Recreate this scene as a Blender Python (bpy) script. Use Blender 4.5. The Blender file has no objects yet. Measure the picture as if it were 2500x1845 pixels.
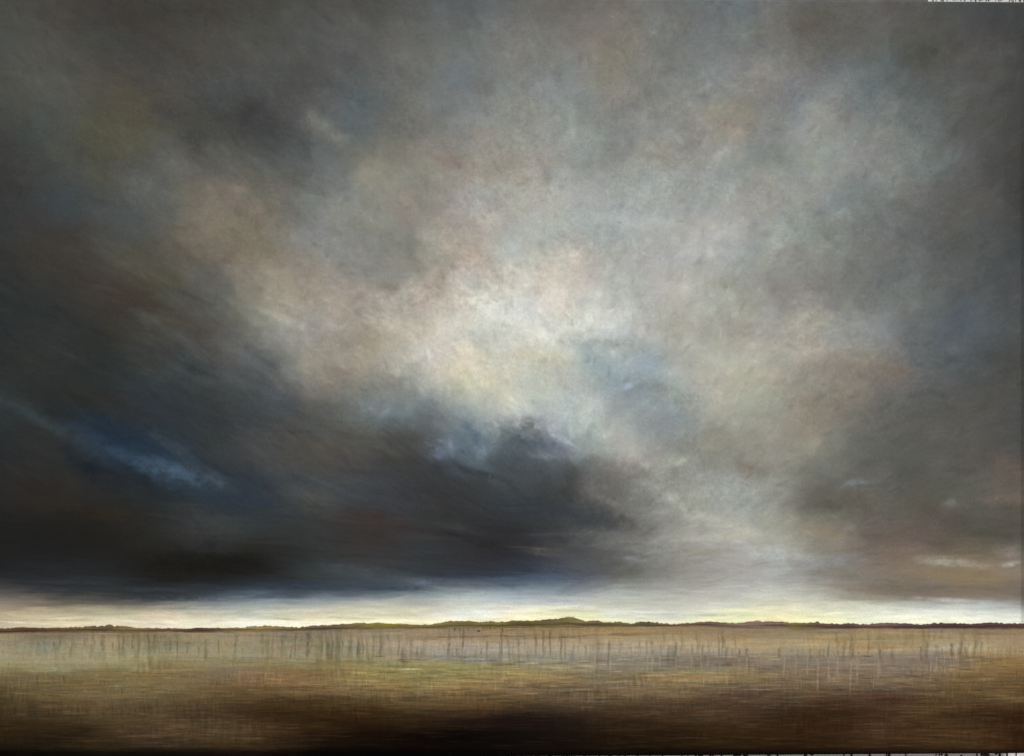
import bpy, bmesh, math, random
import numpy as np
from mathutils import Matrix, Vector

# ------------------------------------------------------------------
# A large unframed oil painting hung on a paint-splashed studio wall.
# The composition is authored in "sheet" units (0..2500 x 0..1845, y down)
# and laid on the real canvas (1.764 m x 1.2915 m) in the XZ plane.
# ------------------------------------------------------------------
random.seed(7)
sc = bpy.context.scene
COL = sc.collection
CW, CH, DEPTH = 1.764, 1.2915, 0.036
CORN = [(-22.4, -10.5), (2500.3, 8.2), (2497.4, 1836.6), (-21.3, 1852.8)]   # TL TR BR BL of the stretched canvas on the sheet

def sheet(u, v):
    """canvas (u right, v down, 0..1) -> sheet"""
    a, b, c, d = CORN
    x = (1-u)*(1-v)*a[0] + u*(1-v)*b[0] + u*v*c[0] + (1-u)*v*d[0]
    y = (1-u)*(1-v)*a[1] + u*(1-v)*b[1] + u*v*c[1] + (1-u)*v*d[1]
    return x, y

def unsheet(x, y):
    u, v = x/2500.0, y/1845.0
    for _ in range(6):
        X, Y = sheet(u, v)
        u = u + (x-X)/2522.0
        v = v + (y-Y)/1845.0
    return u, v

# ---------------- noise ----------------
def vnoise(x, y, seed):
    rs = np.random.RandomState(seed)
    T = rs.rand(256, 256).astype(np.float32)*2-1
    xi = np.floor(x).astype(np.int32); yi = np.floor(y).astype(np.int32)
    fx = (x-xi).astype(np.float32); fy = (y-yi).astype(np.float32)
    fx = fx*fx*fx*(fx*(fx*6-15)+10); fy = fy*fy*fy*(fy*(fy*6-15)+10)
    a = T[yi & 255, xi & 255]; b = T[yi & 255, (xi+1) & 255]
    c = T[(yi+1) & 255, xi & 255]; d = T[(yi+1) & 255, (xi+1) & 255]
    return (a*(1-fx)+b*fx)*(1-fy) + (c*(1-fx)+d*fx)*fy

def fbm(x, y, seed, octs=4, gain=0.5):
    s = 0; a = 1; t = 0
    for o in range(octs):
        c, n = math.cos(o*0.9), math.sin(o*0.9)
        s = s + a*vnoise((x*c-y*n)*2**o + 11.3*o, (x*n+y*c)*2**o + 5.7*o, seed+o)
        t += a; a *= gain
    return s/t*1.6

def fbmh(x, y, seed, octs=3, gain=0.5):
    """octaves that keep the axes (for strokes)"""
    s = 0; a = 1; t = 0
    for o in range(octs):
        s = s + a*vnoise(x*2**o + 11.3*o, y*2**o + 5.7*o, seed+o)
        t += a; a *= gain
    return s/t*1.6

# ---------------- colour layout ----------------
GX = np.arange(21)*125.0
ROWS = """
0 4a4b45 4a4640 423e3a 444039 45413b 46443f 4f4f4c 53524e 595a5b 5c5f62 646463 6a6560 6b6964 6c6c69 676c6e 6b6b69 625f58 5c5a58 51504e 494a4b 404142
100 4c4d47 4d4b44 444440 474440 4d4a44 50504b 575755 5d5e5d 656563 696c6b 73736f 7c7770 7b756b 737472 6f7474 6f6f6a 625e56 5f5f5c 53524e 4f4f4e 3e3f40
200 4a4a45 52524d 504b44 4f4b46 4b4f4d 4e504e 51504e 5a5f61 6b6b68 6f7475 7c7c78 7b8081 807c72 757774 7c7f7c 7f7c76 71767a 626a6c 575a58 565654 464645
300 424440 4a4e4a 545141 545244 4a4a47 464848 5f6060 5d6364 716f6a 7b7f7e 8a8980 878f8b 7d7f7b 827f7b 8c8778 7c7f7e 848480 6f7475 636a6a 53534f 464645
400 3c3d3c 464a47 525043 595b58 605f58 5a5c58 5c6160 837f73 8a877a 8f867c 958e80 929590 888a84 908f86 8f9490 868882 8b8f8b 80827f 6d7474 575756 434342
500 383837 3d4447 4b4f4c 565a58 776e60 716b5d 727572 89897c 8a8378 a09890 a9a49a a2a59f 9fa6a4 9ea29f 9b9d98 949690 868a87 737878 676764 565654 3f3f3e
600 333534 3f3a34 494844 565247 776c5c 7c7260 82817c 828079 87857b a79b8d b0ada6 aaa79f 9ea39f a7a8a2 a6a8a5 8f918c 7d7f79 6d6c6a 5e6160 525353 434646
700 2f3332 373633 413a32 4f4b3d 5c5d58 8a8070 95887a 928c83 8e857b b3a99d c2bbb0 cdc2b4 a5a6a1 a9a69d a3a29b 8e8a83 7c7a76 6c706e 676a69 555858 4b4d4d
800 2c2f2f 313433 37352f 47433a 54504a 86867c 979188 96897a bab1a6 c0bcb2 c9c9c4 c8c6b8 c0c1bb a5a59b a5a498 a09d90 97958d 838685 656869 535b63 4e5150
900 2c2d2c 2f3331 2c3231 3b4141 4a4e4e 5a5e5e 8f897c 9c9384 a9a79d c4bda3 bcbba9 b0b4af 9ba6a8 9fa6a6 b0ae9d a39f8f 8f877b 7e756a 5f6266 4e5152 4a4b49
1000 303637 2a2a27 2d3131 2e3237 34383a 43494c 5c5c57 6b6f6c 6e7a7c 9a9e99 b0b0a8 a8b0ad a1a5a1 8a9595 a5a393 9a9a8c 8a7f70 6d6a62 5b5b57 565550 4a4a48
1100 2a2c2b 30302c 252d31 2a3841 383a39 4a4844 504940 4f4a42 46433e 616b70 555b5c 7d8280 9f9e95 878985 85847a 918c7e 7d7c70 62645f 5b5953 585550 4b4a47
1200 2b2823 2f2821 2b2b28 292c2d 2c3439 323a40 4c4a45 414143 3a3a38 3a3937 434341 4a4744 72706b 8c8a81 9a9a93 8e8e84 66645a 636059 5a574d 5e5b53 6a5b51
1300 211f1c 221f1c 242019 2e2c27 3a3a36 343530 3a3733 3b332e 393735 33302f 2f2d2d 4a4a48 6a6964 8e8d85 a3a297 a19e90 8c8373 6d6459 675a52 585349 565249
1400 252525 262727 262726 211f1a 1f1d18 23221f 363937 3e4243 363a3d 33363e 3c4653 4c5260 605f5d 807e77 9b9992 a5a5a0 85837b 84776a 85725d 8c7658 8a7b6c
1450 57524b 444240 3a3937 2f3336 3b4146 4a5560 4f575e 5c6468 7f8787 a7aba8 9ba2a3 969b9b a8aaa6 acaca5 b8b8af bdbdb2 a8a79b 847a6c 786c60 7e6f60 746a60
1475 8a7f6f 746c5f 6a655b 6e6d66 7d8182 8f9594 9ca09c b0b0a5 b0b0a5 c6c6be cbcac3 c4c4bc c0bfb3 bcbbb1 c7c6bb cfceb8 c8c7b8 bdbbae aeaea8 aaaaa8 8a8882
1500 a89a82 b0a48d b5ac95 bcb59e bdb8a6 b8b8ab cac4ac c9c5ae d2cfb8 dadad0 e4dfc0 dcd8b4 d2d1c0 c6c6bc d9d6b8 e0dcb6 dcdabd dadac8 dddbce d6d6cc d0d0c8
1525 b8ab97 cdbfa6 cfc5af d6cfba e0d9c4 e6e2d4 ece6cf efe9cb eae6ca efeccb ecebcb e6e2c0 e4dfc0 e0dec4 e3e0c0 e8e4be e8e4c2 e9e7d4 eae6d0 e6e2d2 dcd8d0
1560 b8ab97 cdbfa6 cfc5af d6cfba e0d9c4 e6e2d4 ece6cf efe9cb eae6ca efeccb ecebcb e6e2c0 e4dfc0 e0dec4 e3e0c0 e8e4be e8e4c2 e9e7d4 eae6d0 e6e2d2 dcd8d0
"""
FROWS = """
1530 7a6c54 776b52 76694e 7d7152 8a7d5e 857a5c 7c7258 857a60 8a7b5e 84744f 86744f 8c7850 907a52 8e7a54 88765a 88785a 8a7a58 8f7d5a 8a785a 887657 857356
1545 8d7f65 7d7258 86795c 85795a 948765 8f8468 80755c 8f8468 958566 8e7d5e 8f7c58 94805a 9a8358 958058 907d5a 907f5c 94835f 99865f 93815d 917f5e 8c7a5a
1575 958a6c 87856e 958b70 858064 8f8868 928a6e 8a826a 9a8f78 a39680 9c917c a0937c a59980 a59a80 a79a7c a8987a a3936f a79873 a18a5f a18c66 a39470 a08a63
1600 9b9170 98906e 96916f 8f8a66 938c6c 948e6f 908a6c 8f8868 8e8a74 888878 8f8b74 94907a 8f8a7c 8a8676 867f70 93896c 8a806d 8a7c68 8c7f6c 8f7c58 8f7548
1625 8f8a5f 8f8c66 8d8960 84794f 83784f 80764e 86794f 8c8049 989052 94894f 8f875a 8a8060 827a68 7d7464 7f745f 807562 827463 80725f 7f705c 876f45 7d6438
1650 6e6240 716743 76693f 796a42 776748 786440 80683f 8a7a45 8a7f47 93854c 8f7c4c 7f7150 7c6e50 8a7750 84734f 7a6b50 7a6a55 73634c 77644a 765f3a 6f5633
1675 5d502f 6a5d39 70623c 73643e 6c5a38 755d3a 7a6039 7a673d 82703f 8a7446 7a6647 6f6045 70604a 7a6845 705f45 6d5d44 66563f 665545 6c5940 69532f 5c4628
1700 4c3f24 5a4d2f 645638 5d4f33 534329 4f3d22 584527 5f4e2c 655434 69532f 5f4e33 5f4f38 604f36 5e4c33 56412f 584833 503c28 4f392a 574227 5a4426 5b4729
1740 3c301c 46371f 4f4128 4c3e25 43341f 362611 34240f 3a2813 3f2e18 402d19 2c1f12 35271a 402f1c 40301f 453320 38271a 322110 402c18 44311a 3a2512 2d1a09
1780 221808 1f170b 2b2010 35291a 362a18 302212 2a1c0c 1f1206 22150a 160e09 170f0b 1c130c 24170b 271a0c 30210f 2f1f0e 2f1e0c 3a2817 3c2915 3f2b14 2a1808
1845 0d0905 120e06 1a1408 15100a 1c1409 1a1107 0d0805 0a0604 070403 0a0706 110c08 120c07 191005 1a1006 1f1206 1f1207 221307 261608 2b1b0b 33200e 2b190b
"""

def hx(h):
    return [int(h[i:i+2], 16)/255.0 for i in (0, 2, 4)]

def table(txt):
    ys, rows = [], []
    for ln in txt.strip().splitlines():
        p = ln.split()
        ys.append(float(p[0])); rows.append([hx(c) for c in p[1:]])
    return np.array(ys), np.array(rows, dtype=np.float32)

def hermite(k, V, t):
    """cubic hermite along axis 0 of V at positions t (1D knots k) -> weights/indices"""
    i = np.clip(np.searchsorted(k, t, side='right')-1, 0, len(k)-2)
    h = (k[i+1]-k[i]); s = np.clip((t-k[i])/h, 0, 1)
    return i, s.astype(np.float32)

def lookup(ys, V, x, y):
    dx = np.gradient(V, axis=1)
    # y tangents, finite difference on uneven knots, limited
    d = np.diff(V, axis=0)/np.diff(ys)[:, None, None]
    dy = np.zeros_like(V)
    dy[1:-1] = 0.5*(d[1:]+d[:-1]); dy[0] = d[0]; dy[-1] = d[-1]
    lim = np.zeros_like(V)
    lim[1:-1] = 3*np.minimum(abs(d[1:]), abs(d[:-1])); lim[0] = abs(d[0]); lim[-1] = abs(d[-1])
    dy = np.clip(dy, -lim, lim).astype(np.float32)
    fx = np.clip(x/125.0, 0, 19.9999); xi = fx.astype(np.int32); sx = (fx-xi).astype(np.float32)[..., None]
    yi, sy = hermite(ys, V, y); hh = (ys[yi+1]-ys[yi]).astype(np.float32)[..., None]; sy = sy[..., None]
    def H(s): return 2*s**3-3*s**2+1, s**3-2*s**2+s, -2*s**3+3*s**2, s**3-s**2
    a, b, c, e = H(sx); p, q, r, w = H(sy)
    def rowv(A, D, j): return a*A[j, xi]+b*D[j, xi]+c*A[j, xi+1]+e*D[j, xi+1]
    def lin(A, j): return A[j, xi]*(1-sx)+A[j, xi+1]*sx
    return p*rowv(V, dx, yi)+q*hh*lin(dy, yi)+r*rowv(V, dx, yi+1)+w*hh*lin(dy, yi+1)

# x y rx ry angle colour alpha   (angle in degrees, clockwise on the sheet)
SKYBLOBS = """
985 725 170 60 8 c5b4a4 .38
1530 905 85 58 10 839ba8 .5
1760 430 430 330 0 9a9d9c .26
1270 760 190 80 8 e4dfd4 .38
1440 1262 110 24 12 424546 .7
1520 900 130 75 10 8e9fa9 .55
1200 780 190 110 10 d0ccc2 .35
1400 700 130 80 0 c8c3ba .3
320 1090 190 48 27 223444 .75
1700 1340 190 55 12 a3a39a .35
280 40 110 30 0 3f3a36 .6
480 30 110 16 0 413d37 .6
60 190 60 16 35 585a55 .6
97 327 70 10 62 50544e .6
140 195 25 18 0 5c5d58 .5
290 290 70 80 0 55523f .7
410 280 40 25 20 414141 .7
470 350 35 50 -20 424242 .6
600 280 30 40 0 3e3f3f .7
430 400 50 26 30 6a6963 .6
345 450 35 28 0 666b6c .5
155 480 35 45 0 3d464b .6
540 480 70 35 -10 857a6a .6
30 430 60 60 0 373736 .5
860 265 28 45 10 59666b .6
1115 185 25 35 -20 66727a .6
640 310 40 35 0 3f4040 .6
735 360 30 40 0 4b4d4f .7
820 150 60 30 0 53524f .3
745 285 15 25 0 6e6e68 .5
795 320 45 20 32 83827a .6
990 370 30 15 0 8b7f76 .4
1085 385 30 35 0 8a7d74 .6
1170 345 30 40 0 9b8f82 .5
1215 245 35 30 0 87908f .6
885 440 30 60 0 8f8d7f .5
1000 460 60 30 0 7d7a77 .5
1145 480 40 35 0 9da1a1 .5
780 400 50 45 0 656e70 .5
830 480 40 40 0 7f8686 .4
705 455 25 20 0 625d54 .5
660 480 30 30 0 77725f .4
1330 210 50 40 0 7c858a .5
1385 280 13 40 0 9aa5a4 .5
1410 340 45 32 10 95a09c .6
1405 235 15 30 0 7a7d7f .5
1480 140 45 50 0 7f7a66 .5
1560 110 35 60 0 867e73 .6
1700 110 50 40 0 697072 .5
1790 35 50 20 0 69757a .5
1620 130 25 30 0 6d706c .5
1735 280 18 28 -10 97937c .6
1768 308 30 16 40 a08f7f .8
1810 270 38 40 -20 8a836f .6
1775 368 20 15 0 a1a09c .5
1775 215 15 10 0 8f9592 .5
1580 370 40 28 0 a09d8e .5
1645 345 18 14 0 9c9a94 .5
1300 440 40 60 0 aaa69c .5
1290 490 30 30 0 b5ada0 .5
1560 460 50 40 0 9ea7a5 .6
1540 350 18 20 0 7a7f7c .5
1425 400 18 28 0 7d827e .5
1830 440 40 40 0 8a8377 .5
1860 370 30 30 0 818a8d .5
1985 45 50 30 0 5f594f .6
2270 130 50 26 0 4a463b .8
2430 45 70 40 0 414347 .6
1920 235 45 60 0 72797d .7
2115 230 22 45 30 5d6668 .6
2160 275 25 40 20 7f7d78 .6
2140 325 50 45 0 85827d .7
2060 290 16 25 30 6e6d69 .5
2220 290 40 50 0 666c6c .5
2080 470 60 35 0 788284 .7
2480 420 30 80 0 3c3c3b .5
2440 130 40 40 0 5a5a57 .5
2000 400 30 20 0 8f8f84 .5
1950 480 30 30 0 928f85 .4
155 535 30 30 0 3c454c .5
150 600 60 60 0 3f3931 .6
320 640 60 45 0 545143 .6
270 715 80 45 10 433a33 .6
310 735 45 25 0 46392f .6
520 550 70 55 0 7d7161 .6
590 700 30 60 -30 857c6b .6
470 680 55 18 30 62645f .5
340 772 30 11 30 565753 .6
430 825 70 11 32 53585a .6
400 765 75 16 28 453e35 .6
120 770 90 80 0 2a3030 .5
370 960 60 40 20 2b3640 .6
460 890 60 22 30 323b42 .6
210 980 70 30 0 2e2b23 .6
590 870 60 10 32 5f6566 .7
575 915 60 18 35 4e5152 .5
660 560 40 40 0 877f6e .5
795 600 50 35 30 8b8d8d .6
890 645 60 45 0 7d7c79 .7
985 600 14 50 10 7a7870 .7
975 550 14 20 0 8c7f74 .5
1070 600 50 40 0 b3a594 .6
1060 612 20 10 0 c0ae9b .6
1180 540 22 28 20 b8b2a2 .6
1225 610 25 25 0 b4bab9 .6
935 695 35 18 0 85796f .7
860 725 20 14 0 887d74 .6
1055 660 22 50 0 8b867b .6
750 650 50 28 20 8e8173 .5
690 740 40 28 20 a5a294 .5
690 778 60 10 18 aeac9f .6
800 790 40 18 25 a8a69c .5
940 785 80 22 5 bcb0a4 .6
1010 800 35 14 0 ccc2ab .6
1190 750 45 32 35 dcdcd8 .75
1230 775 35 16 20 d8d8d4 .6
850 822 70 18 10 9a8b78 .6
810 865 50 38 0 95897b .5
830 930 40 30 0 8a7b6e .6
1150 820 30 18 30 a5a8a8 .5
1170 865 75 20 5 c9c2a5 .7
950 945 50 28 10 7f7e78 .6
1030 865 28 14 0 bcbab3 .5
665 965 40 26 35 47545f .7
710 920 45 10 32 7d8384 .7
640 895 25 14 30 4f5252 .6
920 1000 50 12 10 7a8890 .7
1555 540 40 25 0 b4bab8 .6
1545 582 30 18 0 a8b0b0 .5
1370 650 60 55 0 cbbfb0 .6
1390 620 20 12 0 cfc8ba .5
1260 760 50 26 0 d9d9d5 .7
1310 800 60 24 0 d4d1c7 .6
1480 790 60 24 0 c9cac4 .7
1600 780 50 38 0 a09f94 .6
1775 690 40 35 0 98948a .5
1800 805 40 28 0 97948c .5
1290 868 70 30 0 c9c4a8 .75
1440 870 34 32 10 8f9ba2 .8
1510 850 45 18 0 a0a9a6 .6
1520 892 35 18 0 a2afb8 .7
1540 948 48 28 0 7a8a91 .85
1528 940 26 8 -20 9aabbb .8
1605 950 45 24 10 8a8e8c .7
1500 990 45 25 0 869296 .6
1500 838 70 9 2 969994 .8
1720 900 60 50 0 b4b09b .5
1645 908 26 10 0 b8b9b1 .5
1650 690 50 24 0 b4b0a9 .5
1630 640 25 18 0 a5acae .5
1390 975 50 30 0 a9b4b1 .5
1885 580 26 45 0 a6a9a6 .5
2055 525 36 18 -25 8f9594 .5
1985 780 60 36 0 a9a694 .6
1960 848 40 24 0 aea697 .7
2110 800 60 36 0 848a8b .7
2150 912 95 30 5 7c7166 .7
2190 912 40 14 0 77695c .6
2100 872 30 18 0 877b70 .6
2360 772 45 48 0 525d67 .8
2322 855 28 18 0 5f6871 .7
2460 880 50 28 0 4a4640 .5
2230 820 26 38 0 5c6166 .6
2190 645 50 36 0 656c6b .6
120 1040 130 13 27 3c4646 .7
60 1012 80 14 24 354043 .6
295 1060 95 30 30 1a2b3c 1
345 1092 55 12 34 1e2e3e .7
255 1092 85 26 28 2a3c4c .7
375 1138 105 26 22 384c5e .8
420 1152 70 18 18 465a6a .8
230 1145 70 20 30 1c2229 .8
340 1170 60 12 38 1f262b .8
400 1080 40 8 38 4c5254 .7
440 1108 40 9 38 444c51 .5
510 1170 55 11 26 4a5560 .6
500 1130 60 6 28 25303e .6
255 1252 60 18 0 3d2a1a .7
130 1220 80 35 0 2f2820 .6
480 1370 150 34 0 1b1813 .8
500 1270 70 22 8 43433d .6
500 1343 45 5 0 27313a .6
200 1420 110 5 1 3a3b3e .6
350 1438 110 8 1 363b3f .6
400 1457 110 6 1 2c3238 .7
860 1065 85 24 14 594f43 .6
770 1085 35 18 0 5a4c40 .5
740 1170 70 16 8 3d4145 .6
1055 1088 26 20 35 747f89 .75
1087 1085 9 14 -20 8e969e .6
1060 1110 20 10 0 6f7686 .7
1130 1070 36 28 0 586874 .7
1160 1100 14 22 20 7c868a .5
1150 1152 60 10 15 3a3b3a .7
1065 1142 20 12 20 35383a .8
750 1215 45 12 22 57544d .6
900 1262 100 11 14 43322d .9
850 1282 45 8 5 48342e .6
670 1242 55 6 24 2d3b49 .8
1150 1317 90 14 14 2a2525 .9
1110 1288 60 10 12 444444 .5
860 1386 90 8 7 484e50 .6
900 1405 110 10 6 4d5352 .6
740 1430 120 7 1 2d3946 .8
920 1434 110 6 1 3a4350 .8
1020 1420 45 8 0 646a78 .6
1240 1412 130 7 -1 4b586a .7
1390 1015 34 28 0 b2bdb8 .8
1331 1045 3 12 -22 c5c8ca .8
1340 1060 9 5 30 c4cad2 .9
1365 1070 34 4 32 a6adb8 .8
1290 1040 40 18 15 6b6a66 .8
1270 1080 50 26 15 525c5d .9
1340 1088 40 10 25 666b76 .8
1315 1112 38 9 5 7c8586 .7
1270 1130 50 14 0 4c5354 .7
1375 1190 36 38 0 403d3a .8
1330 1160 50 20 20 4f5354 .7
1290 1240 110 32 5 373a3e .85
1450 1262 70 14 16 4a4b4a .8
1385 1262 70 22 8 3c4145 .8
1500 1262 28 8 10 524e49 .8
1440 1140 50 28 20 777472 .5
1450 1190 55 26 15 73706a .7
1470 1222 40 10 20 7d756c .7
1570 1035 40 28 0 7f898e .7
1620 1010 45 16 0 838f93 .6
1700 1080 60 18 -10 8a8676 .7
1830 1140 55 16 8 85776b .8
1640 1125 50 14 -10 a8a796 .6
1760 1308 70 12 -3 b7b39f .8
1690 1345 55 10 0 948e78 .6
1850 1350 30 16 0 b2b5ae .6
1310 1340 55 14 5 5a4f47 .6
1540 1362 34 6 5 8b8f92 .7
1400 1302 110 4 -1 62666a .5
2080 1232 110 22 0 5f5b4e .8
2090 1182 42 10 0 707c7d .8
2000 1125 28 28 0 737873 .5
2050 1140 30 20 0 77776a .5
2330 1200 60 26 0 5b5a4c .6
2460 1150 36 45 0 6a574b .7
2450 1222 55 12 0 786960 .7
2315 1225 18 10 0 77736f .6
2350 1150 28 10 0 534945 .6
2150 1308 110 12 0 695b50 .6
2015 1300 50 10 18 8d7d64 .8
2010 1370 75 12 -4 80828a .7
1900 1372 50 24 0 a8acad .5
2300 1368 60 11 3 a29a86 .8
2370 1376 60 9 5 9c9380 .7
2460 1348 26 14 0 8c7f76 .8
2465 1377 24 6 -10 aba397 .7
2350 1405 120 12 2 8d7657 .8
2430 1305 50 7 5 4c493b .7
2050 1400 70 12 4 787566 .6
2200 1440 120 9 3 7c6e60 .8
2340 1466 130 5 4 b4b6b6 .6
2250 1440 60 4 2 756a5e .6
1700 1500 120 2.5 0 b4b8a8 .7
1560 1492 90 2.5 0 d9dad2 .7
1180 1492 90 3 0 e2e3da .7
1150 1462 80 3 0 bfc4c2 .5
690 1510 30 1.6 2 a39c8d .9
850 1508 120 2 1 b9b29f .5
1000 1516 160 3 0 efecc6 .7
1250 1515 160 3 -1 eae6ba .8
1640 1505 40 4 0 b9c0b2 .6
1930 1515 180 3 0 e8e4b6 .6
150 1512 150 1.6 0 9f9178 .7
80 1520 110 2 3 e0d4bf .7
350 1516 110 2.5 2 e2dac6 .7
500 1530 120 2 1 ece5d6 .8
300 1492 200 6 1 9a927f .4
1560 1130 80 16 40 b0b1ab .45
1640 1225 90 13 30 b4b3ab .5
1780 1285 110 13 14 bcb8a6 .55
1870 1345 110 15 10 bcbdb6 .5
1610 1345 80 9 8 8a8c8b .5
1985 1300 60 9 16 93856f .5
1430 990 30 26 0 b6c0bc .5
"""
FIELDBLOBS = """
110 1582 55 14 0 868670 .45
130 1612 120 16 0 93906e .4
230 1605 40 12 0 9d9a70 .4
1150 1580 150 11 0 ab9f8d .55
1080 1552 150 8 1 93805f .5
1440 1540 160 7 -1 9e855a .6
1400 1552 160 1.6 -2 6f6042 .7
1150 1553 120 1.8 -1 6c5536 .7
660 1551 90 1.4 0 71644a .6
450 1566 60 1.5 0 6f664a .5
1480 1585 160 10 0 ada186 .5
1700 1588 180 8 0 a99c80 .5
1780 1580 40 1.6 0 a8835d .7
1990 1588 120 8 0 a89b7a .5
2160 1588 90 7 0 b0a27e .8
2140 1576 90 5 0 a5885a .6
2270 1577 12 12 0 b5a88b .9
2300 1578 12 12 0 b5a88b .9
2330 1580 12 12 0 b3a688 .9
2380 1584 34 7 0 b3a583 .8
2180 1622 150 16 -2 83725f .7
2270 1605 70 8 0 82735f .6
1750 1612 180 10 0 776e5f .65
1500 1614 120 12 0 837c6c .6
1960 1615 90 14 0 80735f .55
1260 1608 60 10 0 8a8c78 .5
980 1622 150 4 0 968f5a .6
1000 1634 150 5 1 988f58 .7
1040 1650 150 4 1 92864e .6
960 1626 130 1.5 0 6f6c3c .6
1010 1644 140 1.5 1 6d6636 .6
1090 1676 120 3 -1 a98f52 .7
1260 1650 50 9 0 9f8148 .6
1700 1650 60 11 0 9e8453 .7
1640 1636 70 4 0 8f8350 .6
1620 1690 90 5 0 8c7550 .5
1310 1675 110 3 0 5b4a30 .5
1800 1693 60 9 0 4f3427 .6
2190 1705 40 6 0 4c2d22 .6
2420 1610 60 10 0 7d5c30 .5
2455 1700 30 9 0 7c6843 .7
2240 1730 40 12 0 574423 .5
560 1635 70 10 0 7b6e60 .6
620 1650 60 9 0 8a6740 .6
700 1642 70 10 0 80693f .5
650 1668 90 3 -2 957748 .7
300 1640 160 3 1 6a5a34 .5
280 1760 120 2 0 5d5133 .5
400 1700 100 12 0 6c5f3d .5
1240 1756 180 14 0 1b1210 .7
1090 1800 200 20 0 080504 .6
900 1740 120 14 3 302009 .5
1100 1831 100 3 0 0a0706 .6
1500 1838 80 2 0 2b2014 .5
2280 1825 60 3 0 3f2d18 .5
"""

def paint_blobs(C, X, Y, txt, rag):
    n1 = fbm(X/26, Y/20, 91, 3); n2 = fbm(X/9, Y/7, 97, 2)
    nx, ny = X.shape[1], X.shape[0]
    xr = X[ny//2, :]; yc = Y[:, nx//2]
    for ln in txt.strip().splitlines():
        x, y, rx, ry, an, h, al = ln.split()
        x, y, rx, ry, an, al = map(float, (x, y, rx, ry, an, al))
        m = 2.4*max(rx, ry)+30
        my = 2.4*(abs(math.sin(math.radians(an)))*rx+abs(math.cos(math.radians(an)))*ry)+30
        i0, i1 = np.searchsorted(xr, [x-m, x+m]); j0, j1 = np.searchsorted(yc, [y-my, y+my])
        if i1 <= i0 or j1 <= j0: continue
        s = np.s_[j0:j1, i0:i1]
        dx = X[s]-x; dy = Y[s]-y
        c, q = math.cos(math.radians(an)), math.sin(math.radians(an))
        a = (dx*c+dy*q)/rx; b = (-dx*q+dy*c)/ry
        d = a*a+b*b
        g = np.exp(-0.9*d*(1+0*d))*(1+rag*n1[s]+0.5*rag*n2[s])
        g = np.clip(g*al*1.05, 0, 1)[..., None]
        C[s] = C[s]*(1-g)+np.array(hx(h), dtype=np.float32)*g

SY, SV = table(ROWS)
FY, FV = table(FROWS)
_g = FV.mean(axis=2, keepdims=True)
FV = (_g+(FV-_g)*0.88)*np.interp(FY, [1530, 1600, 1680, 1740, 1790, 1845], [1.04, 1.04, 1.03, 1.06, 1.18, 1.15])[:, None, None].astype(np.float32)
FV[..., 2] *= 0.945; FV[..., 0] *= 1.03
FV[-2:, 0:6] = FV[-2:, 0:6]*1.25+0.012
FV[-4, 0:6] *= 1.08

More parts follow.
